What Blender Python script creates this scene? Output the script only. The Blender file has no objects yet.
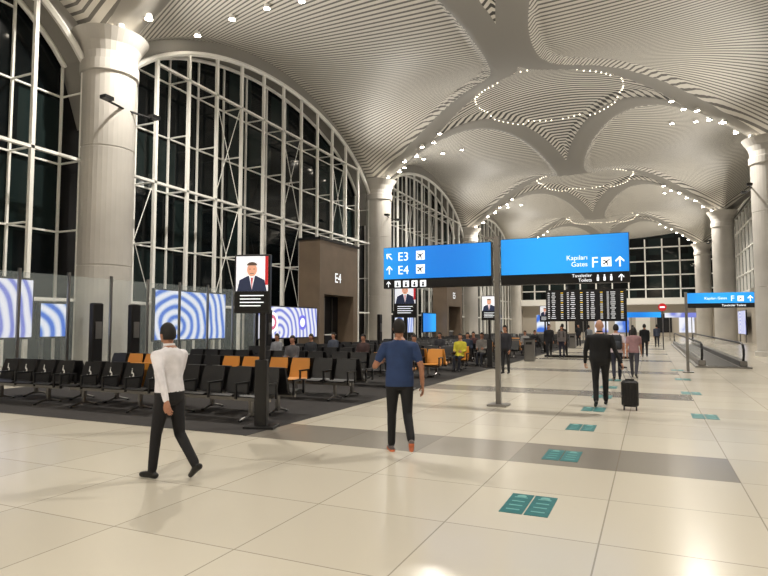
import bpy, math, random
from mathutils import Vector, Matrix
random.seed(7)
scene=bpy.context.scene
PI=math.pi
# ------------------------------------------------------------------ materials
def lin(c):
    return tuple(((x/255)/12.92 if x/255<=.04045 else ((x/255+.055)/1.055)**2.4) for x in c)
def pm(name,col,rough=.5,metal=0,em=0,emcol=None,spec=None,noise=0):
    m=bpy.data.materials.new(name); m.use_nodes=True
    nt=m.node_tree; b=nt.nodes['Principled BSDF']
    c=lin(col)+(1,)
    b.inputs['Base Color'].default_value=c
    b.inputs['Roughness'].default_value=rough
    b.inputs['Metallic'].default_value=metal
    if spec is not None: b.inputs['Specular IOR Level'].default_value=spec
    if em:
        b.inputs['Emission Color'].default_value=lin(emcol or col)+(1,)
        b.inputs['Emission Strength'].default_value=em
    if noise:
        tc=nt.nodes.new('ShaderNodeTexCoord'); n=nt.nodes.new('ShaderNodeTexNoise')
        n.inputs['Scale'].default_value=noise; n.inputs['Detail'].default_value=3
        nt.links.new(tc.outputs['Object'],n.inputs['Vector'])
        r=nt.nodes.new('ShaderNodeValToRGB')
        r.color_ramp.elements[0].position=.3; r.color_ramp.elements[1].position=.7
        r.color_ramp.elements[0].color=tuple(x*.85 for x in c[:3])+(1,)
        r.color_ramp.elements[1].color=tuple(min(1,x*1.1) for x in c[:3])+(1,)
        nt.links.new(n.outputs['Fac'],r.inputs['Fac']); nt.links.new(r.outputs['Color'],b.inputs['Base Color'])
    return m
class NT:
    def __init__(s,m): s.nt=m.node_tree
    def v(s,x,sock):
        if isinstance(x,(int,float)): sock.default_value=x
        else: s.nt.links.new(x,sock)
    def m(s,op,a,b=None,c=None):
        n=s.nt.nodes.new('ShaderNodeMath'); n.operation=op
        s.v(a,n.inputs[0])
        if b is not None: s.v(b,n.inputs[1])
        if c is not None: s.v(c,n.inputs[2])
        return n.outputs[0]
    def xyz(s):
        t=s.nt.nodes.new('ShaderNodeTexCoord'); q=s.nt.nodes.new('ShaderNodeSeparateXYZ')
        s.nt.links.new(t.outputs['Object'],q.inputs[0]); return q.outputs[0],q.outputs[1],q.outputs[2]
    def mix(s,f,a,b):
        n=s.nt.nodes.new('ShaderNodeMix'); n.data_type='RGBA'
        s.v(f,n.inputs[0])
        for x,i in ((a,6),(b,7)):
            if isinstance(x,tuple): n.inputs[i].default_value=x+(1,)
            else: s.nt.links.new(x,n.inputs[i])
        return n.outputs[2]
W_FRAME=pm('white_steel',(250,249,244),.4)
M_COL=pm('column_plaster',(194,190,184),.5,noise=.5)
M_RIB=pm('ceiling_rib',(150,147,141),.5)
M_BLK=pm('black_plastic',(20,20,22),.4)
M_BLK2=pm('black_leather',(22,21,23),.42)
M_TAN=pm('tan_leather',(212,142,56),.5)
M_STEEL=pm('brushed_steel',(140,138,136),.35,1)
M_DARK=pm('dark_metal',(42,41,42),.35,.6)
M_WALL=pm('light_wall',(180,172,160),.6)
M_TAUPE=pm('taupe_cladding',(120,104,88),.5,noise=1)
M_WHITE=pm('white_paint',(228,227,222),.5)
M_LAMP=pm('lamp_glow',(255,244,225),.5,em=40,emcol=(255,243,222))
M_RING=pm('ring_glow',(255,244,225),.5,em=7,emcol=(255,242,218))
M_TXT=pm('sign_white',(240,245,250),.5,em=.95)
M_BLKP=pm('sign_black',(10,12,18),.3)
M_CARPET=pm('carpet_dark',(50,47,47),.95,noise=6)
M_GLASS=bpy.data.materials.new('clear_glass'); M_GLASS.use_nodes=True
b=M_GLASS.node_tree.nodes['Principled BSDF']
b.inputs['Base Color'].default_value=(.75,.85,.85,1); b.inputs['Roughness'].default_value=.05; b.inputs['Alpha'].default_value=.12
M_NIGHT=bpy.data.materials.new('night_glass'); M_NIGHT.use_nodes=True
k=NT(M_NIGHT); x,y,z=k.xyz(); bs=k.nt.nodes['Principled BSDF']
wn=k.nt.nodes.new('ShaderNodeTexWhiteNoise'); wn.noise_dimensions='3D'
cb=k.nt.nodes.new('ShaderNodeCombineXYZ')
k.v(k.m('FLOOR',k.m('DIVIDE',x,1.7)),cb.inputs[0]); k.v(k.m('FLOOR',k.m('DIVIDE',y,1.74)),cb.inputs[1]); k.v(k.m('FLOOR',k.m('DIVIDE',z,2.35)),cb.inputs[2])
k.nt.links.new(cb.outputs[0],wn.inputs['Vector'])
c=k.mix(k.m('GREATER_THAN',wn.outputs['Value'],.6),(.005,.007,.008),(.013,.021,.021))
k.nt.links.new(c,bs.inputs['Base Color']); bs.inputs['Roughness'].default_value=.07; bs.inputs['Specular IOR Level'].default_value=.2
# floor
M_FLOOR=bpy.data.materials.new('floor_tiles'); M_FLOOR.use_nodes=True
k=NT(M_FLOOR); x,y,z=k.xyz(); bs=k.nt.nodes['Principled BSDF']
T=1.22
ux=k.m('DIVIDE',k.m('SUBTRACT',x,.82),T); uy=k.m('DIVIDE',k.m('SUBTRACT',y,7.27),T)
fx=k.m('SUBTRACT',ux,k.m('FLOOR',ux)); fy=k.m('SUBTRACT',uy,k.m('FLOOR',uy))
w=.005
def edge(f): return k.m('MAXIMUM',k.m('LESS_THAN',f,w),k.m('GREATER_THAN',f,1-w))
seam=k.m('MAXIMUM',edge(fx),edge(fy))
row=k.m('FLOOR',uy); r6=k.m('DIVIDE',row,6); band=k.m('LESS_THAN',k.m('SUBTRACT',r6,k.m('FLOOR',r6)),.1)
band=k.m('MULTIPLY',band,k.m('MULTIPLY',k.m('LESS_THAN',x,.82),k.m('GREATER_THAN',x,-5.6)))
wn=k.nt.nodes.new('ShaderNodeTexWhiteNoise'); wn.noise_dimensions='2D'
cb=k.nt.nodes.new('ShaderNodeCombineXYZ'); k.v(k.m('FLOOR',ux),cb.inputs[0]); k.v(row,cb.inputs[1])
k.nt.links.new(cb.outputs[0],wn.inputs['Vector'])
base=k.mix(wn.outputs['Value'],lin((218,211,195)),lin((208,201,186)))
nz=k.nt.nodes.new('ShaderNodeTexNoise'); nz.inputs['Scale'].default_value=1.2; nz.inputs['Detail'].default_value=5
tcn=k.nt.nodes.new('ShaderNodeTexCoord'); k.nt.links.new(tcn.outputs['Object'],nz.inputs['Vector'])
base=k.mix(k.m('MULTIPLY',nz.outputs['Fac'],.15),base,lin((190,182,168)))
bandc=k.mix(wn.outputs['Value'],lin((124,119,112)),lin((160,154,144)))
c=k.mix(band,base,bandc); c=k.mix(k.m('MULTIPLY',seam,.6),c,lin((120,112,98)))
k.nt.links.new(c,bs.inputs['Base Color'])
k.v(k.m('ADD',k.m('MULTIPLY',nz.outputs['Fac'],.06),.18),bs.inputs['Roughness'])
# ceiling slats
R1=1.0; R2=1.125
M_CEIL=bpy.data.materials.new('ceiling_slats'); M_CEIL.use_nodes=True
k=NT(M_CEIL); x,y,z=k.xyz(); bs=k.nt.nodes['Principled BSDF']
ax=k.m('ABSOLUTE',k.m('ADD',x,5.5)); a=k.m('DIVIDE',k.m('SUBTRACT',11.5,ax),10.4)
yy=k.m('DIVIDE',k.m('SUBTRACT',y,14.4),22.4); fr=k.m('SUBTRACT',yy,k.m('FLOOR',yy))
bb=k.m('DIVIDE',k.m('MULTIPLY',k.m('SUBTRACT',fr,.5),22.4),10.6)
r=k.m('SQRT',k.m('ADD',k.m('MULTIPLY',a,a),k.m('MULTIPLY',bb,bb)))
inell=k.m('LESS_THAN',r,R1); incen=k.m('GREATER_THAN',r,R2)
c1=k.m('DIVIDE',y,.3); f1=k.m('SUBTRACT',c1,k.m('FLOOR',c1)); s1=k.m('LESS_THAN',f1,.45)
c2=k.m('DIVIDE',y,.24); f2=k.m('SUBTRACT',c2,k.m('FLOOR',c2)); s2=k.m('LESS_THAN',f2,.38)
dk=k.mix(inell,lin((84,82,79)),lin((116,113,108)))
dark=k.m('MAXIMUM',k.m('MULTIPLY',inell,s2),k.m('MULTIPLY',incen,s1))
field=k.m('MAXIMUM',inell,incen)
c=k.mix(field,lin((150,147,141)),lin((224,220,211)))
c=k.mix(dark,c,dk)
k.nt.links.new(c,bs.inputs['Base Color']); bs.inputs['Roughness'].default_value=.55
def swirl(name,c1,c2,c3,scale,dist):
    m=bpy.data.materials.new(name); m.use_nodes=True; nt=m.node_tree; bs=nt.nodes['Principled BSDF']
    tc=nt.nodes.new('ShaderNodeTexCoord'); w=nt.nodes.new('ShaderNodeTexWave'); w.wave_type='RINGS'; w.rings_direction='SPHERICAL'
    w.inputs['Scale'].default_value=scale; w.inputs['Distortion'].default_value=dist; w.inputs['Detail Scale'].default_value=.4
    mp=nt.nodes.new('ShaderNodeMapping'); mp.inputs['Location'].default_value=(.9,0,.5)
    nt.links.new(tc.outputs['Object'],mp.inputs['Vector']); nt.links.new(mp.outputs[0],w.inputs['Vector']); r=nt.nodes.new('ShaderNodeValToRGB')
    e=r.color_ramp.elements; e[0].color=lin(c1)+(1,); e[0].position=.1; e[1].color=lin(c2)+(1,); e[1].position=.5
    q=e.new(.9); q.color=lin(c3)+(1,)
    nt.links.new(w.outputs['Fac'],r.inputs['Fac']); nt.links.new(r.outputs['Color'],bs.inputs['Emission Color'])
    bs.inputs['Emission Strength'].default_value=1.0; bs.inputs['Base Color'].default_value=(.02,.02,.02,1)
    return m
M_SW1=swirl('advert_blue',(50,110,215),(186,206,240),(238,240,250),.8,8)
M_SW2=swirl('advert_violet',(120,130,215),(215,220,242),(240,240,248),.9,7)
M_BLUE=bpy.data.materials.new('sign_blue'); M_BLUE.use_nodes=True
k=NT(M_BLUE); bs=k.nt.nodes['Principled BSDF']; x,y,z=k.xyz()
g=k.m('MULTIPLY',k.m('ADD',k.m('SINE',k.m('MULTIPLY',x,1.4)),1),.5)
c=k.mix(g,lin((8,122,218)),lin((40,170,248))); k.nt.links.new(c,bs.inputs['Emission Color']); bs.inputs['Emission Strength'].default_value=1.05
bs.inputs['Base Color'].default_value=(.01,.05,.15,1); bs.inputs['Roughness'].default_value=.3

# ------------------------------------------------------------------ mesh builder
class MB:
    def __init__(s): s.v=[];s.f=[];s.mi=[];s.mats=[]
    def mid(s,m):
        if m not in s.mats: s.mats.append(m)
        return s.mats.index(m)
    def add(s,vs,fs,m):
        o=len(s.v); s.v+= [tuple(p) for p in vs]; i=s.mid(m)
        for f in fs: s.f.append(tuple(o+j for j in f)); s.mi.append(i)
    def box(s,c,d,m,rz=0,rx=0):
        h=[q/2 for q in d]; R=Matrix.Rotation(rz,3,'Z')@Matrix.Rotation(rx,3,'X')
        vs=[]
        for sx in(-1,1):
            for sy in(-1,1):
                for sz in(-1,1): vs.append(R@Vector((sx*h[0],sy*h[1],sz*h[2]))+Vector(c))
        s.add(vs,[(0,1,3,2),(4,6,7,5),(0,4,5,1),(2,3,7,6),(0,2,6,4),(1,5,7,3)],m)
    def bbox(s,c,d,m,bv=.02,rz=0):
        h=[q/2 for q in d]; R=Matrix.Rotation(rz,3,'Z'); rings=[]
        for (zz,ins) in ((-h[2],bv),(-h[2]+bv,0),(h[2]-bv,0),(h[2],bv)):
            X=h[0]-ins;Y=h[1]-ins
            pts=[(X-bv,-Y),(X,-Y+bv),(X,Y-bv),(X-bv,Y),(-X+bv,Y),(-X,Y-bv),(-X,-Y+bv),(-X+bv,-Y)]
            rings.append([R@Vector((p[0],p[1],zz))+Vector(c) for p in pts])
        s.loft(rings,m)
    def loft(s,rings,m,cap=True):
        n=len(rings[0]); vs=[p for r in rings for p in r]; fs=[]
        for i in range(len(rings)-1):
            for j in range(n):
                a=i*n+j;b=i*n+(j+1)%n; fs.append((a,b,b+n,a+n))
        if cap: fs.append(tuple(reversed(range(n)))); fs.append(tuple((len(rings)-1)*n+j for j in range(n)))
        s.add(vs,fs,m)
    def tube(s,p,q,r0,r1,m,n=8,rnd=False):
        p=Vector(p);q=Vector(q);d=(q-p)
        if d.length<1e-6: return
        d.normalize(); u=d.orthogonal().normalized(); w=d.cross(u)
        st=[]
        if rnd:
            for a in (-80,-50,-25): st.append((p+d*r0*math.sin(math.radians(a)),r0*math.cos(math.radians(a))))
        st+=[(p,r0),(q,r1)]
        if rnd:
            for a in (25,50,80): st.append((q+d*r1*math.sin(math.radians(a)),r1*math.cos(math.radians(a))))
        s.loft([[c+u*r*math.cos(2*PI*i/n)+w*r*math.sin(2*PI*i/n) for i in range(n)] for c,r in st],m)
    def ell(s,c,r,m,n=14,k=8,R=None):
        rings=[]
        for i in range(k+1):
            a=-PI/2+PI*(i+.02 if i==0 else (i-.02 if i==k else i))/k
            ring=[]
            for j in range(n):
                v=Vector((r[0]*math.cos(a)*math.cos(2*PI*j/n),r[1]*math.cos(a)*math.sin(2*PI*j/n),r[2]*math.sin(a)))
                if R: v=R@v
                ring.append(v+Vector(c))
            rings.append(ring)
        s.loft(rings,m)
    def disc(s,c,r,m,axis='Y',n=20):
        c=Vector(c); vs=[]
        for i in range(n):
            a=2*PI*i/n
            vs.append(c+(Vector((r*math.cos(a),0,r*math.sin(a))) if axis=='Y' else Vector((r*math.cos(a),r*math.sin(a),0))))
        s.add(vs,[tuple(range(n))],m)
    def mesh(s,name,smooth=False):
        me=bpy.data.meshes.new(name); me.from_pydata(s.v,[],s.f)
        for m in s.mats: me.materials.append(m)
        me.polygons.foreach_set('material_index',s.mi)
        if smooth: me.polygons.foreach_set('use_smooth',[True]*len(s.f))
        me.update(); return me
    def obj(s,name,parent=None,smooth=False,loc=None,rz=0):
        o=bpy.data.objects.new(name,s.mesh(name,smooth)); scene.collection.objects.link(o)
        if parent: o.parent=parent
        if loc: o.location=loc
        if rz: o.rotation_euler[2]=rz
        return o
def empty(name,loc=(0,0,0),rz=0):
    e=bpy.data.objects.new(name,None); scene.collection.objects.link(e); e.location=loc; e.rotation_euler[2]=rz; e.empty_display_size=.2; return e
def text(name,s,loc,size,mat,parent,align='LEFT',rz=0):
    c=bpy.data.curves.new(name,'FONT'); c.body=s; c.size=size; c.align_x=align; c.extrude=.002; c.materials.append(mat)
    o=bpy.data.objects.new(name,c); scene.collection.objects.link(o); o.parent=parent; o.location=loc; o.rotation_euler=(PI/2,0,rz); return o

# ------------------------------------------------------------------ shell
BAY=22.4; Y0=14.4; XL=-17; XR=6; XC=-5.5; HW=11.5
YB=-9.5; YE=93
COLY=[-8,14.4,36.8,59.2,81.6]
def sst(x): x=max(0,min(1,x)); return x*x*(3-2*x)
def tt(y):
    p=((y-Y0)/BAY)%1; return min(p,1-p)*2
def zc(x,y):
    s=abs(x-XC)/HW
    if s>1: s=1 if x<0 else 2-s
    t=tt(y); sm=math.sin(PI*t/2)**2; cu=1-(1-t)**2
    z=(1-s*s)*(16.3-2.5*sm)+s*s*(11+3.8*cu)
    a=abs(HW-abs(x-XC)) if x>XL else 0
    r=math.hypot(a/10.4,(1-t)*11.2/10.6)
    return z+.35*sst((R1-r)/.03)+.35*sst((r-R2)/.03)
def zA(y):
    t=tt(y); return 8.6+5.8*math.sqrt(max(0,1-(1-t)**2))
mb=MB(); NX=112; NY=370; X0=-18.7; X1=8.7
vs=[];fs=[]
for j in range(NY+1):
    y=YB+(YE-YB)*j/NY
    for i in range(NX+1):
        x=X0+(X1-X0)*i/NX; vs.append((x,y,zc(x,y)))
for j in range(NY):
    for i in range(NX):
        a=j*(NX+1)+i; fs.append((a,a+NX+1,a+NX+2,a+1))
mb.add(vs,fs,M_CEIL); mb.obj('ceiling',smooth=True)
mb=MB(); mb.box((-5,(YB+YE)/2,-.1),(27.6,YE-YB,.2),M_FLOOR); mb.obj('floor')
mb=MB(); mb.box((-10.4,37.5,.003),(9.7,60.4,.006),M_CARPET); mb.obj('floor_carpet')
# left windows
for k_,ya in enumerate([-8]+COLY[1:-1]):
    yb=ya+BAY; m=MB(); ys0=ya+.75; ys1=yb-.75
    N=48
    yy=[ys0+(ys1-ys0)*i/N for i in range(N+1)]
    v=[];f=[]
    for y in yy: v+=[(-18.5,y,0),(-18.5,y,zA(y)+.3)]
    for i in range(N): f.append((2*i,2*i+2,2*i+3,2*i+1))
    m.add(v,f,M_NIGHT)
    v=[];f=[]
    for y in [ya+.0]+yy+[yb]:
        zz=max(zA(y),8.6) if ys0<=y<=ys1 else 8.6
        v+=[(-17.55,y,zz),(-17.55,y,zc(XL,y)+.2),(-18.55,y,zz)]
    n=len(v)//3
    for i in range(n-1):
        a=3*i; f.append((a,a+3,a+4,a+1)); f.append((a,a+2,a+5,a+3))
    m.add(v,f,M_RIB)
    for i in range(N):
        for X,r in ((-17.35,.12),(-18.3,.09)):
            m.tube((X,yy[i],zA(yy[i])-.12),(X,yy[i+1],zA(yy[i+1])-.12),r,r,W_FRAME,6)
    def lay(X,ny,dz,wy,wx,z0):
        for i in range(ny+1):
            y=ys0+(ys1-ys0)*i/ny; h=zA(y)-.1
            m.box((X,y,h/2),(wx,wy,h),W_FRAME)
        z=z0
        while z<14.2:
            yc=[y for y in yy if zA(y)-.1>z]
            if len(yc)>1: m.box((X,(yc[0]+yc[-1])/2,z),(wx,yc[-1]-yc[0],wy*.8),W_FRAME)
            z+=dz
    lay(-18.42,12,2.35,.07,.08,.12)
    lay(-17.35,12,4.7,.12,.13,2.47)
    for i in range(13):
        y=ys0+(ys1-ys0)*i/12; z=2.47
        while z<zA(y)-.4:
            m.tube((-17.35,y,z),(-18.42,y,z),.035,.035,W_FRAME,6); z+=2.35
    for i in range(0,12,3):
        y=ys0+(ys1-ys0)*i/12; y2=ys0+(ys1-ys0)*(i+1)/12; z=2.47
        while z+4.7<min(zA(y),zA(y2)):
            m.tube((-17.42,y,z),(-17.42,y2,z+4.7),.018,.018,W_FRAME,5)
            m.tube((-17.42,y,z+4.7),(-17.42,y2,z),.018,.018,W_FRAME,5)
            z+=4.7
    m.obj('window_%d'%(k_+1))
m=MB(); m.box((-18.6,(YB+YE)/2,5),(.1,YE-YB,10),M_DARK)
m.box((-18.35,(YB+YE)/2,.2),(.5,YE-YB,.4),M_WHITE); 
m.box((-18.3,87.3,5.6),(.4,11.2,11.2),M_WALL); m.obj('wall_left')
def column(x,y):
    m=MB(); n=36
    def ring(r,z): return [Vector((x+r*math.cos(2*PI*i/n),y+r*math.sin(2*PI*i/n),z)) for i in range(n)]
    m.loft([ring(.98,0),ring(.98,.25),ring(.88,.27),ring(.88,3.6),ring(.865,3.61),ring(.865,3.65),ring(.88,3.66),ring(.88,7.6),ring(.865,7.61),ring(.865,7.65),ring(.88,7.66),ring(.88,10.2),ring(.95,10.23),ring(.95,10.6),ring(.88,10.63),ring(.9,10.9),ring(1.0,11.2),ring(1.25,11.6)],M_COL)
    sg=1 if x<0 else -1
    for dy in (-1,1):
        m.tube((x+sg*.8,y,9.0),(x+sg*1.05,y+dy*.9,8.95),.04,.04,M_BLK,6)
        m.box((x+sg*1.08,y+dy*1.0,9.02),(.26,.34,.12),M_BLK)
        m.box((x+sg*1.08,y+dy*1.0,9.085),(.18,.24,.01),M_RING)
    m.obj('column',smooth=False)
for y in COLY:
    column(XL,y); column(XR,y)
m=MB(); m.box((8.6,(YB+YE)/2,2.1),(.2,YE-YB,4.2),M_WALL)
m.box((8.68,(YB+YE)/2,10),(.05,YE-YB,12),M_NIGHT)
m.box((8.3,(YB+YE)/2,4.5),(.5,YE-YB,.7),M_WHITE)
y=YB
while y<YE:
    m.box((8.5,y,8.3),(.2,.14,9.2-.4),W_FRAME); y+=2.24
for z in (6.6,8.9,11.2,13.4): m.box((8.5,(YB+YE)/2,z),(.16,YE-YB,.12),W_FRAME)
m.obj('wall_right')
m=MB(); m.box((-5,YE+.1,8),(27.6,.2,18),M_NIGHT)
m.box((-5,YE-.2,2.4),(27.4,.4,4.8),M_WALL); m.box((-5,YE-1.2,5.0),(27.2,2,.9),M_WHITE)
for i in range(13): m.box((-18.5+i*2.25,YE-.1,9.5),(.18,.2,9),W_FRAME)
for z in (6.8,8.8,10.8,12.8): m.box((-5,YE-.1,z),(27,.2,.16),W_FRAME)
for i in range(8): m.box((-15+i*2.8,YE-.45,1.9),(1.9,.1,2.6),[M_SW1,M_WHITE,M_BLKP,M_SW2][i%4])
m.obj('wall_end')
m=MB(); m.box((-5,YB-.1,7),(27.6,.2,16),M_WALL); m.obj('wall_back')
def gate(y,lab):
    g=empty('gate_building',(-16.5,y,0))
    m=MB(); D=1.3
    m.box((0,-1.95,3.1),(D,.5,6.2),M_TAUPE); m.box((0,1.95,3.1),(D,.5,6.2),M_TAUPE)
    m.box((0,0,4.75),(D,3.4,2.9),M_TAUPE); m.box((-.5,0,1.65),(.2,3.4,3.3),M_DARK)
    m.box((0,0,6.25),(D+.16,4.6,.12),M_DARK)
    for yy in (-.9,0,.9): m.box((-.35,yy,1.6),(.06,.08,3.2),M_STEEL)
    m.box((.35,-.9,.55),(.4,1.1,1.1),M_DARK); m.box((.35,-.9,1.12),(.5,1.2,.05),M_WHITE)
    m.obj('frame',g); text('gate_label',lab,(D/2+.02,-.6,4.0),.75,M_TXT,g,rz=PI/2)
gate(29.1,'E4'); gate(50.5,'E5')
M_VIO=pm('advert_accent',(110,110,215),.5,em=.8); M_PNK=pm('advert_rose',(205,110,140),.5,em=.7)
def advert(x,y,wd,z0,z1,mt,rz=PI/2,tgt=False):
    e=empty('advert_screen',(x,y,0),rz); m=MB(); h=z1-z0
    m.box((0,.08,(z0+z1)/2),(wd+.12,.12,h+.12),M_DARK); m.obj('casing',e)
    n=MB(); n.box((0,0,0),(wd,.03,h),mt)
    if tgt:
        n.disc((-wd*.3,-.018,0),h*.34,M_TXT,'Y',24); n.disc((-wd*.3,-.020,0),h*.24,M_PNK,'Y',24); n.disc((-wd*.3,-.022,0),h*.13,M_TXT,'Y',24)
        n.disc((wd*.22,-.018,0),h*.26,M_VIO,'Y',24); n.disc((wd*.22,-.020,0),h*.15,M_TXT,'Y',24)
    n.obj('display',e).location=(0,0,(z0+z1)/2)
    p=MB(); 
    for s in (-1,1): p.box((s*wd*.4,.08,z0/2),(.08,.1,z0),M_STEEL)
    p.obj('stand',e)
advert(-16.6,18.3,3.9,1.1,2.95,M_SW1); advert(-15.9,24.2,5.0,1.05,2.5,M_SW2,tgt=True)
advert(-16.4,10.0,2.9,1.3,2.95,M_SW2); advert(-16.7,12.4,.9,1.3,2.3,M_SW1)
advert(-16.6,40.5,3.5,1.1,2.6,M_SW1); advert(-16.6,46,3,1.1,2.6,M_BLUE)
advert(6.1,31,2.4,.9,2.9,M_SW2,-PI/2); advert(6.1,42,2.4,.8,2.9,M_SW1,-PI/2); advert(8.0,52,4,.8,3.0,M_SW2,-PI/2); advert(8.0,66,5,.8,3.0,M_SW2,-PI/2)
m=MB()
y=9.0
while y<21:
    m.box((-15.6,y+.75,1.6),(.03,1.42,3.0),M_GLASS); m.box((-15.6,y,1.6),(.07,.07,3.2),M_STEEL); y+=1.5
m.box((-15.6,y,1.6),(.07,.07,3.2),M_STEEL); m.obj('glass_partition')
def gatepost(x,y):
    m=MB(); m.bbox((x,y,1.15),(.2,.36,2.3),M_DARK,.03); m.box((x+.11,y,1.5),(.02,.22,.5),M_STEEL); m.obj('boarding_gate_post')
for x,y in ((-14.9,12.4),(-14.9,13.8),(-14.9,21.0),(-14.9,32.4)): gatepost(x,y)

# ------------------------------------------------------------------ benches
def bench_mesh(code):
    m=MB(); n=len(code); P=.6
    for i,c in enumerate(code):
        x=(i-(n-1)/2)*P; mt=M_TAN if c=='T' else M_BLK2; hw=.25
        prof=[(-.26,.43),(-.2,.455),(0,.43),(.15,.415),(.2,.44),(.235,.55),(.28,.72),(.325,.88)]
        th=[.02,.045,.05,.05,.05,.045,.04,.02]
        rings=[]
        for q,(y,z) in enumerate(prof):
            a=prof[max(0,q-1)];b_=prof[min(len(prof)-1,q+1)]
            d=Vector((0,b_[0]-a[0],b_[1]-a[1])).normalized(); nn=Vector((0,d.z,-d.y))
            w=hw*(.92 if q in(0,7) else 1); c0=Vector((x,y,z))
            rings.append([c0+Vector((-w,0,0)),c0+Vector((w,0,0)),c0+Vector((w*.96,0,0))+nn*th[q],c0+Vector((-w*.96,0,0))+nn*th[q]])
        m.loft(rings,mt)
        if c=='L':
            o=Vector((x,.243,.68)); 
            def pt(a,b_): return o+Vector((a,.25*b_,b_))+Vector((0,-.012,0))
            R_=.05
            for j in range(10):
                a0=-2.6+j*.45;a1=a0+.45
                m.tube(pt(R_*math.cos(a0),R_*math.sin(a0)-.03),pt(R_*math.cos(a1),R_*math.sin(a1)-.03),.007,.007,M_WHITE,4)
            m.tube(pt(-.01,.07),pt(0,0),.008,.008,M_WHITE,4); m.tube(pt(0,0),pt(.045,0),.008,.008,M_WHITE,4); m.tube(pt(.045,0),pt(.07,-.06),.008,.008,M_WHITE,4)
            m.ell(pt(-.012,.09),(.012,.01,.012),M_WHITE,6,4)
    L=n*P
    m.box((0,.02,.35),(L-.1,.07,.06),M_STEEL)
    for i in range(n+1):
        x=(i-n/2)*P
        m.box((x,-.02,.63),(.05,.38,.03),M_BLK); m.box((x,-.19,.5),(.035,.035,.26),M_BLK); m.box((x,.15,.5),(.035,.035,.27),M_BLK)
    for s in (-1,1):
        x=s*L*.32
        m.box((x,.02,.2),(.06,.07,.3),M_STEEL); m.tube((x,.02,.1),(x,-.28,.025),.025,.02,M_STEEL,6); m.tube((x,.02,.1),(x,.3,.025),.025,.02,M_STEEL,6)
        for yy in (-.28,.3): m.ell((x,yy,.022),(.04,.04,.022),M_BLK,8,4)
    return m.mesh('bench_'+code)
bm={c:bench_mesh(c) for c in ('BBBB','BTTB','TTBB','BBBT','LLLL','BBTT')}
def bench(x,y,rz,code):
    e=bpy.data.objects.new('airport_bench',bm[code]); scene.collection.objects.link(e); e.location=(x,y,.006); e.rotation_euler[2]=rz
rows=[8.5+3.0*i for i in range(16)]
for i,y in enumerate(rows):
    for j,x in enumerate((-7.15,-9.75,-12.35)):
        c='BBBB'
        if i==0: c='LLLL' if j>0 else 'BBBB'
        if i==1 and j==1: c='BBTT'
        if i==1 and j==0: c='TTBB'
        if i==1 and j==2: c='BTTB'
        if i in (3,4) and j==0: c='BBBT'
        if i in (6,9) and j==0: c='BTTB'
        bench(x,y,0,c)
        c2='BBBB'
        if (i,j) in ((0,1),(1,2),(2,0),(4,1),(3,0),(7,0)): c2='TTBB'
        bench(x,y+.85,PI,c2)

# ------------------------------------------------------------------ overhead direction sign
S=empty('direction_sign',(-2.88,12.1,0))
m=MB(); m.box((0,0,1.75),(.1,.1,3.5),M_STEEL); m.bbox((0,0,.02),(.4,.4,.04),M_STEEL,.008)
for z in (2.55,3.3): m.box((0,0,z),(.18,.06,.05),M_STEEL)
m.box((-.18,.06,3.48),(.2,.1,.04),M_STEEL)
m.obj('post',S)
def panel(x0,x1,z0,z1,mt,nm):
    m=MB(); m.box(((x0+x1)/2,.0,(z0+z1)/2),(x1-x0,.14,z1-z0),M_DARK); m.box(((x0+x1)/2,-.08,(z0+z1)/2),(x1-x0-.02,.02,z1-z0-.02),mt)
    m.box(((x0+x1)/2,.08,(z0+z1)/2),(x1-x0-.02,.02,z1-z0-.02),mt); m.obj(nm,S)
panel(-2.55,-.1,2.66,3.38,M_BLUE,'panel_blue_a'); panel(.1,2.55,2.66,3.41,M_BLUE,'panel_blue_b')
panel(-2.55,-.1,2.46,2.655,M_BLKP,'panel_black_a'); panel(.1,2.55,2.46,2.655,M_BLKP,'panel_black_b')
def arrow(m,x,z,s,ang,mt=M_TXT,y=-.1):
    R=Matrix.Rotation(ang,3,'Y')
    def P(a,b): return R@Vector((a*s,0,b*s))+Vector((x,y,z))
    m.add([P(-.07,-.5),P(.07,-.5),P(.07,.4),P(-.07,.4)],[(0,1,2,3)],mt)
    for sg in (-1,1): m.add([P(0,.5),P(0,.3),P(sg*.36,-.05),P(sg*.4,.1)],[(0,1,2,3)],mt)
def plane_icon(m,x,z,s,y=-.1):
    m.add([Vector((x+a*s,y,z+b*s)) for a,b in((-.5,-.5),(.5,-.5),(.5,.5),(-.5,.5))],[(0,1,2,3)],M_TXT)
    yy=y-.004
    R=Matrix.Rotation(.9,3,'Y')
    for poly in (((-.05,-.4),(.05,-.4),(.05,.42),(-.05,.42)),((0,.12),(.4,-.12),(.4,-.2),(0,-.05)),((0,.12),(-.4,-.12),(-.4,-.2),(0,-.05)),((-.16,-.36),(.16,-.36),(0,-.22))):
        m.add([R@Vector((a*s,0,b*s))+Vector((x,yy,z)) for a,b in poly],[tuple(range(len(poly)))],M_BLKP)
m=MB()
arrow(m,-2.4,3.17,.19,-PI/4); arrow(m,-2.4,2.87,.19,0)
plane_icon(m,-1.66,3.17,.2); plane_icon(m,-1.66,2.87,.2)
arrow(m,2.38,2.86,.2,0); plane_icon(m,2.14,2.86,.18)
arrow(m,-2.42,2.555,.13,0); arrow(m,2.4,2.555,.13,0)
for i,x in enumerate((-2.2,-2.0,-1.8,-1.6)):
    m.add([Vector((x+a*.14,-.1,2.555+b*.14)) for a,b in((-.5,-.5),(.5,-.5),(.5,.5),(-.5,.5))],[(0,1,2,3)],M_TXT)
    m.ell((x,-.105,2.575),(.022,.004,.022),M_BLKP,8,4); m.box((x,-.105,2.525),(.05,.006,.05),M_BLKP)
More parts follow.
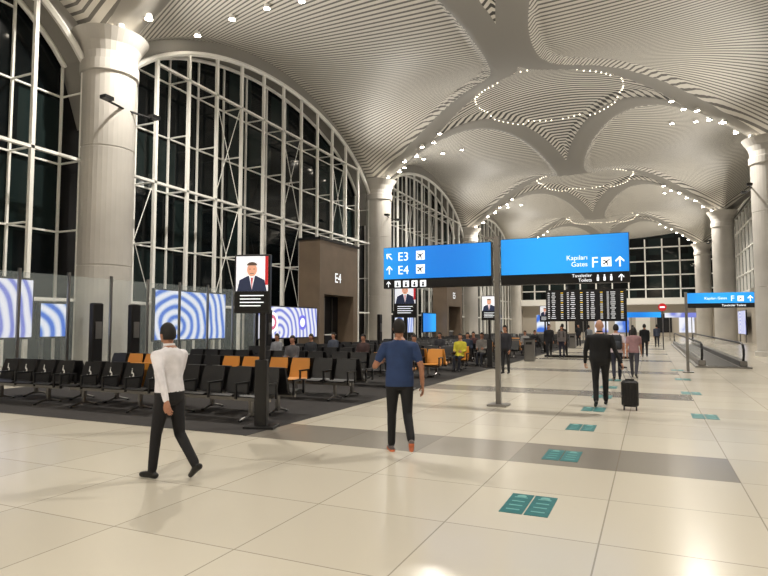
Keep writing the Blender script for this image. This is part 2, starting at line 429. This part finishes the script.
for i,x in enumerate((1.98,2.1,2.22)):
    m.ell((x,-.1,2.605),(.016,.004,.016),M_TXT,8,4); m.box((x,-.1,2.54),(.04,.005,.08),M_TXT)
m.obj('pictograms',S)
text('label_e3','E3',(-2.2,-.1,3.07),.27,M_TXT,S); text('label_e4','E4',(-2.2,-.1,2.77),.27,M_TXT,S)
text('label_f','F',(1.86,-.1,2.76),.29,M_TXT,S); text('label_gates','Kapıları\nGates',(1.8,-.1,2.92),.13,M_TXT,S,'RIGHT')
text('label_wc','Tuvaletler\nToilets',(1.87,-.1,2.58),.09,M_TXT,S,'RIGHT')
S2=empty('gate_sign',(1.15,23.2,0))
m=MB(); m.box((0,0,1.4),(.09,.09,2.8),M_STEEL); m.bbox((0,0,.02),(.35,.35,.04),M_STEEL,.008)
m.box((1.05,0,2.58),(2.0,.12,.36),M_BLUE); m.box((1.05,0,2.32),(2.0,.12,.16),M_BLKP)
arrow(m,1.93,2.55,.2,0,y=-.07); plane_icon(m,1.65,2.55,.18,y=-.07); m.obj('panel',S2)
text('label_f','F',(1.35,-.07,2.47),.26,M_TXT,S2); text('label_gates','Kapıları Gates',(1.25,-.07,2.53),.12,M_TXT,S2,'RIGHT'); text('label_wc','Tuvaletler Toilets',(1.8,-.07,2.29),.1,M_TXT,S2,'RIGHT')
# ---- totems
M_POR=pm('portrait_backdrop',(215,216,222),.4,em=.85); M_SUIT=pm('portrait_suit',(35,45,75),.5,em=.35); M_FACE=pm('portrait_face',(205,150,125),.5,em=.7)
M_HAIRP=pm('portrait_hair',(90,70,60),.5,em=.3); M_RED=pm('portrait_flag',(180,30,36),.5,em=.6)
def totem(x,y,rz=0,off=0):
    e=empty('information_totem',(x,y,0),rz); m=MB()
    m.bbox((0,0,.02),(.5,.36,.04),M_BLK,.008); m.bbox((0,0,.56),(.2,.14,1.06),M_BLK,.01); m.box((0,.02,1.6),(.09,.07,1.1),M_DARK)
    m.bbox((off,0,2.32),(.6,.1,.96),M_BLK,.01); m.obj('stand',e)
    d=MB(); yy=-.053
    def q(x0,z0,x1,z1,mt,dy=0): d.add([(off+x0,yy-dy,z0),(off+x1,yy-dy,z0),(off+x1,yy-dy,z1),(off+x0,yy-dy,z1)],[(0,1,2,3)],mt)
    def pg(pts,mt,dy): d.add([(off+a,yy-dy,b) for a,b in pts],[tuple(range(len(pts)))],mt)
    q(-.27,2.2,.27,2.77,M_POR); q(-.27,1.88,.27,2.2,M_BLKP); q(.22,2.3,.27,2.77,M_RED,.001)
    pg(((-.25,2.2),(.25,2.2),(.21,2.38),(.07,2.45),(-.07,2.45),(-.21,2.38)),M_SUIT,.003)
    pg(((0,2.22),(.05,2.45),(-.05,2.45)),M_POR,.004)
    pg(((0,2.22),(.018,2.42),(-.018,2.42)),M_RED,.0045)
    pg([(.085*math.cos(a),2.55+.11*math.sin(a)) for a in [2*PI*i/18 for i in range(18)]],M_FACE,.005)
    pg([(.088*math.cos(a),2.62+.055*math.sin(a)) for a in [PI*i/12 for i in range(13)]],M_HAIRP,.006)
    for s in(-1,1): q(s*.035-.012,2.555,s*.035+.012,2.565,M_HAIRP,.007)
    q(-.03,2.485,.03,2.493,M_HAIRP,.007)
    for i in range(4): q(-.2,2.12-i*.055,.2-.05*(i%2),2.135-i*.055,M_TXT,.002)
    d.obj('display',e)
totem(-5.75,7.95,.3,-.17); totem(-5.75,14.1,.2,0); totem(-5.75,22.8,.1,0); totem(-5.75,36.2,0,0)
# ---- flight board
M_YEL=pm('board_yellow',(240,200,60),em=.8); M_BT=pm('board_text',(230,232,236),.5,em=.6)
F=empty('flight_information_board',(-3.0,31.6,0)); m=MB()
for s in (-2.0,-1,0,1,2.0): m.box((s*.95,.05,1.7),(.07,.07,3.4),M_DARK)
m.box((0,.05,.05),(4.1,.5,.1),M_DARK); m.box((0,0,2.65),(3.9,.12,1.62),M_DARK)
for i in range(4):
    x=-1.44+i*.96; m.box((x,-.07,2.65),(.9,.02,1.5),M_BLKP)
    for r_ in range(14):
        z=3.3-r_*.1; w1=random.uniform(.12,.26)
        m.box((x-.36,-.083,z),(.1,.004,.035),M_BT); m.box((x-.12,-.083,z),(w1,.004,.035),M_BT); m.box((x+.3,-.083,z),(.12,.004,.035),M_YEL if r_%5==0 else M_BT)
m.obj('board',F)
m=MB(); m.tube((.75,44,0),(.75,44,3.1),.04,.04,M_STEEL,8); m.tube((.75,43.93,2.85),(.75,44.02,2.85),.26,.26,M_RED,24); m.box((.75,43.92,2.85),(.3,.02,.09),M_TXT); m.obj('round_sign')
def hsign(x,y,w,z,mt):
    m=MB(); m.box((x,y,z),(w,.15,.5),mt); 
    for s in(-1,1): m.box((x+s*w*.35,y,z/2),(.08,.08,z),M_STEEL)
    m.obj('distant_sign')
hsign(-.6,60,3.0,2.6,M_BLUE); hsign(2.9,70,3,2.7,M_SW2); hsign(-5.0,59,2.4,3,M_BLUE)
# ---- moving walkway
e=empty('moving_walkway',(0,0,0)); m=MB(); ya,yb=26,56
m.box((2.5,(ya+yb)/2,.03),(1.9,yb-ya,.06),M_STEEL)
m.box((2.5,(ya+yb)/2,.065),(1.0,yb-ya-.4,.01),M_BLK)
for s in (-1,1):
    x=2.5+s*.7
    m.bbox((x,(ya+yb)/2,.17),(.26,yb-ya-.6,.22),M_STEEL,.02)
    m.box((x,(ya+yb)/2,.58),(.02,yb-ya-1.2,.6),M_GLASS)
    pts=[(ya+.7,.22),(ya+.35,.3),(ya+.15,.5),(ya+.15,.7),(ya+.35,.88),(ya+.7,.95),(yb-.7,.95),(yb-.35,.88),(yb-.15,.7),(yb-.15,.5),(yb-.35,.3)]
    for p,q in zip(pts,pts[1:]): m.tube((x,p[0],p[1]),(x,q[0],q[1]),.045,.045,M_BLK,8,True)
m.obj('treads_and_balustrades',e)
# ---- floor stickers
M_TEAL=pm('floor_sticker_teal',(36,112,114),.5,noise=14); M_TEAL2=pm('sticker_print',(120,180,178),.5)
def sticker(x,y):
    m=MB()
    for s in(-1,1):
        m.box((x+s*.11,y,.002),(.205,.62,.004),M_TEAL)
        for i in range(4): m.box((x+s*.11,y-.2+i*.13,.0045),(.12,.022,.002),M_TEAL2)
        m.disc((x+s*.11,y+.23,.0055),.045,M_TEAL2,'Z')
    m.obj('floor_sticker')
for i in range(7): sticker(-1.06,5.6+2.25*i)
for i in range(4): sticker(.85,12.2+4*i)
def bin_(x,y):
    m=MB(); m.bbox((x,y,.5),(.45,.4,1.0),M_STEEL,.03); m.box((x,y-.205,.82),(.28,.01,.12),M_BLK); m.bbox((x,y,1.02),(.48,.43,.05),M_BLK,.01); m.obj('rubbish_bin')
bin_(-5.1,27.6); bin_(5.2,22); bin_(-5.1,44)
# ---- ceiling lamps
m=MB()
def lamp(x,y):
    z=zc(x,y)-.02; m.tube((x,y,z),(x,y,z-.16),.11,.14,M_WHITE,12); 
    m.add([Vector((x+.13*math.cos(2*PI*i/12),y+.13*math.sin(2*PI*i/12),z-.165)) for i in range(12)],[tuple(reversed(range(12)))],M_LAMP)
for yc in COLY:
    for sg in(-1,1):
        for i in range(7):
            x=XC+sg*HW*(.93-i*.055); lamp(x,yc+(.3 if i%2 else -.3))
        if yc<80:
            for i in range(4):
                lamp(XC+sg*(HW-.35-i*1.35),yc+3.9+.5*i)
m.obj('ceiling_spotlights')
m=MB()
for yc in COLY:
    nn=72
    for i in range(nn):
        if i%18==0: continue
        a=2*PI*i/nn; x=XC+4.4*math.cos(a); y=yc+4.4*math.sin(a)
        if y<YB+.3: continue
        m.ell((x,y,zc(x,y)-.05),(.032,.032,.03),M_RING,6,4)
m.obj('ceiling_ring_lights')

# ------------------------------------------------------------------ people
def remesh(me,vox,smooth=3):
    o=bpy.data.objects.new('tmp',me); scene.collection.objects.link(o)
    r=o.modifiers.new('r','REMESH'); r.mode='VOXEL'; r.voxel_size=vox; r.use_smooth_shade=True
    s=o.modifiers.new('s','SMOOTH'); s.iterations=smooth; s.factor=.5
    dg=bpy.context.evaluated_depsgraph_get(); dg.update()
    out=bpy.data.meshes.new_from_object(o.evaluated_get(dg)); bpy.data.objects.remove(o); return out
M_BODY=pm('tmp_body',(100,100,100))
SKINS=[pm('skin_a',(168,118,92),.5),pm('skin_b',(196,148,122),.5),pm('skin_c',(120,80,60),.5)]
HAIRM=pm('hair_dark',(22,18,17),.7)
M_LIP=pm('lips',(140,70,65),.5); M_EYE=pm('eye',(20,16,14),.2); M_EYEW=pm('eye_white',(225,222,215),.3)
mcache={}
def cm(c,r=.8):
    if c not in mcache: mcache[c]=pm('cloth_%d_%d_%d'%c,c,r,noise=9)
    return mcache[c]
def segd(c,p,q):
    d=q-p; t=max(0,min(1,(c-p).dot(d)/max(d.length_squared,1e-9))); return (c-(p+d*t)).length
def hand(m,w,d,s,sgn,mt,curl=.35):
    d=d.normalized(); s=(s-d*s.dot(d)).normalized(); n=d.cross(s)*(-sgn)
    def ring(t,rw,rt,off=0): return [w+d*t+n*off+s*rw*math.cos(2*PI*i/10)+n*rt*math.sin(2*PI*i/10) for i in range(10)]
    m.loft([ring(-.03,.027,.022),ring(.0,.026,.02),ring(.03,.036,.019),ring(.06,.042,.017),ring(.085,.04,.014),ring(.092,.034,.009)],mt)
    L=[.068,.078,.073,.056]
    for i in range(4):
        b=w+d*.082+s*(.03-.02*i); a=curl*.6
        for j,fr in enumerate((.45,.32,.23)):
            dd=(d*math.cos(a)+n*math.sin(a)); e=b+dd*L[i]*fr; r=.0092-.0012*j
            m.tube(b,e,r,r-.001,mt,7,True); b=e; a+=curl
    b=w+d*.025+s*.03
    for j,l in enumerate((.038,.03,.024)):
        dd=(d*(.65+.15*j)+s*(.65-.2*j)+n*(.25+.2*j)*(.5+curl)).normalized(); e=b+dd*l; m.tube(b,e,.0115-.001*j,.0105-.001*j,mt,7,True); b=e
WALK=dict(ra=24,rk=4,rf=5,la=-18,lk=22,lf=-30,lean=3,ru=(.1,-.32,-1),rfo=(.0,-.1,-1),lu=(-.12,.3,-1),lfo=(0,.55,-1))
WALK2=dict(ra=-20,rk=20,rf=-30,la=22,lk=4,lf=5,lean=3,ru=(.1,.32,-1),rfo=(0,.55,-1),lu=(-.12,-.3,-1),lfo=(0,-.05,-1))
STAND=dict(ra=3,rk=3,rf=0,la=-3,lk=3,lf=0,lean=1,ru=(.12,.0,-1),rfo=(-.05,.2,-1),lu=(-.12,.05,-1),lfo=(.05,.25,-1))
SIT=dict(ra=84,rk=82,rf=0,la=82,lk=86,lf=0,lean=-6,ru=(.12,.25,-1),rfo=(-.3,1,-.05),lu=(-.12,.25,-1),lfo=(.3,1,-.05))
def person(name,x,y,rz,pose,shirt,pants,shoe=(20,20,20),h=1.74,skin=0,sleeve=1.0,hair='short',hem=.04,vox=.016,extras=None,bulk=1.0,z=0,headyaw=0,sole=None,curl=.35,bare=False):
    S=h/1.74; P=pose; V=Vector; E=empty(name,(x,y,z),rz)
    J={}
    for sd,sg in(('r',1),('l',-1)):
        a=math.radians(P[sd+'a']);kk=math.radians(P[sd+'k']);f=math.radians(P[sd+'f'])
        H=V((sg*.088,0,0)); K=H+V((sg*.012,math.sin(a),-math.cos(a)))*.43; A=K+V((-sg*.005,math.sin(a-kk),-math.cos(a-kk)))*.41
        fd=V((sg*.12,math.cos(f),math.sin(f))).normalized(); dn=V((0,math.sin(f),-math.cos(f)))
        J[sd]=(H,K,A,A-fd*.05+dn*.05,A+fd*.15+dn*.06,A+fd*.05+dn*.045)
    low=min(min(J[s][3].z-.034,J[s][4].z-.026) for s in 'rl'); up=V((0,0,-low))
    le=math.radians(P['lean']); R=Matrix.Rotation(-le,3,'X')
    def T(v): return (R@V(v)+up)*S
    mb=MB(); bones=[]
    def cap(p,q,r0,r1,lab): mb.tube(p,q,r0*S,r1*S,M_BODY,14,True); bones.append((p,q,(r0+r1)/2*S,lab))
    secs=[(-.10,.10,.085,0),(-.05,.15,.112,0),(.02,.168,.122,0),(.09,.165,.115,0),(.18,.155,.108,.005),(.28,.16,.115,.01),(.38,.172,.12,.005),(.45,.168,.11,-.005),(.50,.14,.088,-.015),(.54,.085,.07,-.02),(.57,.06,.06,-.01)]
    B=bulk
    mb.loft([[T((rx*(B if rx>.1 else 1)*math.cos(2*PI*i/20),dy+ry*(B if rx>.1 else 1)*math.sin(2*PI*i/20),zz)) for i in range(20)] for zz,rx,ry,dy in secs],M_BODY)
    bones.append((T((-.06,0,-.05)),T((.06,0,-.05)),.1*S,'TORSO')); bones.append((T((0,0,.0)),T((0,0,.42)),.12*S,'TORSO')); bones.append((T((-.1,0,.42)),T((.1,0,.42)),.09*S,'TORSO'))
    cap(T((0,-.01,.52)),T((0,.012,.62)),.054,.052,'skin')
    for sd,sg in(('r',1),('l',-1)):
        H,K,A,he,to,mi=[(q+up)*S for q in J[sd]]
        cap(H,H.lerp(K,.5),.09*B,.08,'pants'); cap(H.lerp(K,.5),K,.08,.062,'pants'); kc=K.lerp(A,.35)
        cap(K,kc,.062,.06,'pants'); cap(kc,A+(K-A)*.06,.058,.052,'skinleg' if bare else 'pants')
        cap(he,mi,.036,.038,'shoe'); cap(mi,to,.04,.03,'shoe'); cap(A,mi,.038,.036,'shoe')
        sh=T((sg*.178*(1+(B-1)*.6),-.01,.455)); ud=V(P[sd+'u']).normalized(); fd=V(P[sd+'fo']).normalized()
        el=sh+ud*.285*S; wr=el+fd*.25*S
        cap(T((sg*.1,-.005,.47)),sh,.06,.062,'shirt')
        sp=sh.lerp(el,.6)
        cap(sh,sp,.064,.056,'shirt'); cap(sp,el,.052 if sleeve>=1 else .045,.045 if sleeve>=1 else .04,'shirt' if sleeve>=1 else 'skin')
        cap(el,wr,.046 if sleeve>=1 else .04,.034 if sleeve>=1 else .028,'shirt' if sleeve>=1 else 'skin')
        hm=MB(); hand(hm,wr+fd*.01,fd,V((0,1,.05)) if abs(fd.y)<.8 else V((-sg*.2,0,1)),sg,SKINS[skin],curl); hm.obj('hand_'+sd,E,True)
        if sd=='r': E['wr']=list(wr)
        if sole:
            so=MB(); so.tube(he-V((0,0,.022*S)),to-V((0,0,.014*S)),.036*S,.03*S,cm(sole),10,True); so.obj('sole_'+sd,E,True)
    me=remesh(mb.mesh('b'),vox)
    mats=[cm(shirt),cm(pants),SKINS[skin],cm(shoe,.4)]
    me.materials.clear()
    for q in mats: me.materials.append(q)
    Ri=R.inverted()
    for p in me.polygons:
        c=p.center; best=min(bones,key=lambda b_:segd(c,b_[0],b_[1])-b_[2]); lab=best[3]; lz=(Ri@(c/S-up)).z
        if lab in('TORSO','pants') : idx=0 if (lz>hem and abs((Ri@(c/S-up)).y)<.3) else 1
        elif lab=='shirt': idx=0
        elif lab=='skin' or lab=='skinleg': idx=2
        else: idx=3
        if lab=='TORSO' and lz>.545: idx=2
        p.material_index=idx; p.use_smooth=True
    o=bpy.data.objects.new('body',me); scene.collection.objects.link(o); o.parent=E
    hc=T((0,.02,.70)); RH=Matrix.Rotation(headyaw,3,'Z'); hm=MB()
    def HP(v): return hc+RH@(V(v)*S)
    rings=[]
    for i in range(13):
        a=-PI/2+PI*min(max(i,.1),11.9)/12; ring=[]
        for j in range(20):
            b_=2*PI*j/20; vx=.076*math.cos(a)*math.cos(b_); vy=.096*math.cos(a)*math.sin(b_); vz=.118*math.sin(a)
            if vz<0: q=-vz/.118; vx*=1-.18*q; vy=vy*(1-.05*q)+.022*q
            ring.append(HP((vx,vy,vz)))
        rings.append(ring)
    hm.loft(rings,M_BODY)
    hm.tube(HP((0,.09,.012)),HP((0,.112,-.026)),.009*S,.014*S,M_BODY,8,True)
    hm.ell(HP((0,.083,-.085)),(.026*S,.022*S,.02*S),M_BODY); hm.ell(HP((0,.084,.022)),(.045*S,.014*S,.012*S),M_BODY)
    for s in(-1,1): hm.ell(HP((s*.077,-.004,-.008)),(.009*S,.02*S,.032*S),M_BODY)
    hm.tube(HP((0,-.015,-.05)),HP((0,-.03,-.13)),.054*S,.052*S,M_BODY,14,True)
    hme=remesh(hm.mesh('h'),.0075 if vox<.02 else .01,2); hme.materials.clear(); hme.materials.append(SKINS[skin])
    for p in hme.polygons: p.use_smooth=True
    o=bpy.data.objects.new('head',hme); scene.collection.objects.link(o); o.parent=E
    fm=MB()
    for s in(-1,1): fm.ell(HP((s*.031,.083,.004)),(.014*S,.01*S,.008*S),M_EYEW,8,5); fm.ell(HP((s*.031,.091,.004)),(.006*S,.005*S,.006*S),M_EYE,8,5)
    fm.ell(HP((0,.094,-.052)),(.024*S,.009*S,.008*S),M_LIP,10,5); fm.obj('face',E,True)
    if hair!='bald':
        rings=[]; hl=-.06 if hair=='short' else -.13
        for i in range(15):
            a=-PI/2+PI*min(max(i,.1),13.9)/14; ring=[]
            for j in range(24):
                b_=2*PI*j/24; vx=.078*math.cos(a)*math.cos(b_); vy=.098*math.cos(a)*math.sin(b_); vz=.12*math.sin(a)
                inh=(vz>.052) or (vy<.03 and vz>-.01) or (vy<-.012 and vz>hl)
                k2=1.1 if inh else .86
                if hair=='long' and vy<0 and vz<0: k2=1.22
                ring.append(HP((vx*k2,vy*k2-.004,vz*(k2 if inh else .9))))
            rings.append(ring)
        q=MB(); q.loft(rings,HAIRM); q.obj('hair',E,True)
        if hair=='long':
            q=MB(); q.ell(HP((0,-.075,-.1)),(.08*S,.045*S,.13*S),HAIRM); q.obj('hair_length',E,True)
    if extras=='backpack':
        q=MB(); c=T((0,-.19,.27)); q.bbox(c,(.3*S,.17*S,.44*S),cm((35,40,48)),.04); q.bbox(c+V((0,-.1,-.07)),(.22*S,.06,.22*S),cm((50,54,62)),.02)
        for s in(-1,1): q.tube(T((s*.1,-.1,.5)),T((s*.11,.1,.46)),.018,.018,cm((30,30,36)),6); q.tube(T((s*.11,.125,.44)),T((s*.13,.1,.2)),.018,.018,cm((30,30,36)),6)
        q.obj('backpack',E,True)
    if sleeve>=1 and vox<.015:
        q=MB(); rr=[[T((.062*math.cos(t_)*k1,-.005+.062*math.sin(t_)*k1,zz)) for t_ in [2*PI*i/16 for i in range(16)]] for zz,k1 in ((.54,1.15),(.585,1.0),(.59,.95),(.55,1.0))]
        q.loft(rr,cm(shirt)); q.obj('collar',E,True)
    return E
rad=math.radians
P1=dict(ra=-9,rk=30,rf=-34,la=13,lk=6,lf=2,lean=3,ru=(.12,.34,-1),rfo=(.0,.6,-1),lu=(-.22,-.62,-1),lfo=(-.12,-.5,-1))
person('man_in_white_shirt',-4.80,4.96,rad(86),P1,(232,229,234),(18,17,22),(12,12,12),h=1.68,sleeve=1,vox=.012,bulk=1.1,hem=.05,headyaw=rad(-8))
P2=dict(ra=-10,rk=42,rf=-30,la=12,lk=4,lf=3,lean=3,ru=(.34,-.2,-1),rfo=(.1,.3,-1),lu=(-.5,.1,-1),lfo=(.35,1,.15))
person('man_in_blue_shirt',-3.0,7.15,rad(30),P2,(38,60,102),(16,16,20),(95,85,85),h=1.74,sleeve=.6,vox=.012,bulk=1.12,hem=-.06,sole=(205,110,70))
P3=dict(ra=16,rk=6,rf=2,la=-12,lk=16,lf=-22,lean=2,ru=(.3,-.18,-1),rfo=(.45,-.25,-1),lu=(-.26,.1,-1),lfo=(-.05,.4,-1))
MS=person('man_in_black_jacket',-.96,12.9,rad(4),P3,(16,16,19),(14,14,17),h=1.76,skin=1,vox=.013,bulk=1.3,hem=-.1,hair='bald',curl=.8)
sx,sy=-.40,12.55
C=empty('cabin_suitcase',(sx,sy,0),rad(0)); m=MB(); mt=pm('suitcase_shell',(18,18,21),.35)
m.bbox((0,0,.32),(.31,.22,.5),mt,.035)
for i in range(5): m.bbox((-.11+i*.055,-.113,.32),(.02,.01,.42),mt,.004)
for a in(-1,1):
    for b_ in(-1,1): m.tube((a*.11-.012,b_*.075,.032),(a*.11+.012,b_*.075,.032),.032,.032,M_BLK,12); m.box((a*.11,b_*.075,.06),(.02,.03,.04),M_DARK)
m.box((0,0,.585),(.16,.03,.03),M_BLK)
m.obj('shell',C)
wr=Vector(MS['wr']); Rz=Matrix.Rotation(rad(4),3,'Z'); wp=Rz@wr+Vector((-.96,12.9,0)); hx=wp.x-sx+.03;hy=wp.y-sy-.02;hz=wp.z-.09
m=MB(); 
for a in(-1,1): m.tube((a*.06,.02,.56),(hx+a*.05,hy,hz),.008,.008,M_STEEL,6)
m.tube((hx-.065,hy,hz),(hx+.065,hy,hz),.016,.016,M_BLK,8,True); m.obj('handle',C)
oth=[(-.95,19.0,5,WALK,(205,190,196),(34,36,52),'short','backpack',1.72,.6),(-.5,20.2,-4,WALK2,(150,116,120),(60,60,70),'long',None,1.63,.6),
(-.3,33.2,0,WALK,(24,26,34),(22,22,28),'short',None,1.75,1),(-1.0,39,10,WALK2,(60,44,46),(34,34,42),'short','backpack',1.7,1),
(-4.55,20.2,170,STAND,(34,34,42),(26,26,30),'long',None,1.64,1),
(-4.7,30.7,190,WALK,(30,30,35),(25,25,30),'short',None,1.75,1),(-4.1,30.9,175,STAND,(110,104,104),(34,34,50),'long','backpack',1.62,1),
(-4.5,34.3,20,WALK2,(30,30,34),(24,24,28),'short',None,1.77,1),(-3.6,39.7,10,WALK,(120,126,134),(34,34,40),'short',None,1.7,1),
(.4,48,0,WALK2,(50,56,74),(30,30,36),'short',None,1.73,1),(-5.1,48,150,STAND,(28,30,36),(24,24,28),'short',None,1.72,1)]
for (x,y,r_,po,sh,pa,ha,ex,h,sl) in oth:
    person('standing_traveller' if po is STAND else 'walking_traveller',x,y,rad(r_),po,sh,pa,h=h,hair=ha,extras=ex,sleeve=sl,vox=.024 if y>25 else .018,hem=-.04)
seats=[(-9.45,14.5,(90,88,92)),(-6.85,17.5,(30,30,36)),(-8.05,20.5,(60,60,64)),(-6.25,20.5,(190,180,50)),(-6.85,23.5,(40,50,70)),(-6.25,26.5,(30,30,34)),(-7.45,26.5,(70,40,42)),(-6.85,29.5,(30,34,40)),(-6.25,32.5,(150,150,150)),(-8.65,17.5,(60,40,40)),(-6.25,35.5,(26,26,30)),(-11.45,20.5,(60,66,80)),
(-8.05,23.5,(40,40,46)),(-6.25,23.5,(120,116,112)),(-10.65,17.5,(36,38,44)),(-12.05,17.5,(120,122,128))]
for x,y,c_ in seats:
    person('seated_traveller',x,y-.03,PI,SIT,c_,(30,32,44),h=1.7,vox=.024,hem=-.02,z=.008)

# ------------------------------------------------------------------ lights
def spot(x,y,z,tx,ty,tz,P,ang,col=(1,.94,.84),r=.12,bl=.6):
    l=bpy.data.lights.new('hall_spot','SPOT'); l.energy=P; l.spot_size=math.radians(ang); l.spot_blend=bl; l.color=col; l.shadow_soft_size=r
    o=bpy.data.objects.new('hall_spot',l); scene.collection.objects.link(o); o.location=(x,y,z)
    o.rotation_euler=(Vector((tx,ty,tz))-Vector((x,y,z))).to_track_quat('-Z','Y').to_euler()
for yc in COLY:
    for sg in(-1,1):
        x=XC+sg*HW*.66; spot(x,yc,zc(x,yc)-.35,x-sg*1,yc,0,3900,155)
        cx=XC+sg*HW-sg*1.3
        for dy in(-1,1): 
            if YB+1<yc+dy: spot(cx,yc+dy*1.2,9.2,XC+sg*3.5,yc+dy*7,15,1350,115,(1,.945,.86),.1,.9)
w=bpy.data.worlds.new('night'); scene.world=w; w.use_nodes=True; w.node_tree.nodes['Background'].inputs[0].default_value=(.02,.025,.04,1); w.node_tree.nodes['Background'].inputs[1].default_value=.3
# ------------------------------------------------------------------ camera
cd=bpy.data.cameras.new('camera'); cd.lens=27.66; cd.sensor_width=36; cd.clip_end=300
co=bpy.data.objects.new('camera',cd); scene.collection.objects.link(co); co.location=(0,0,1.65)
co.rotation_euler=(math.radians(90+3.59),0,math.radians(24.27)); scene.camera=co
scene.view_settings.view_transform='Standard'
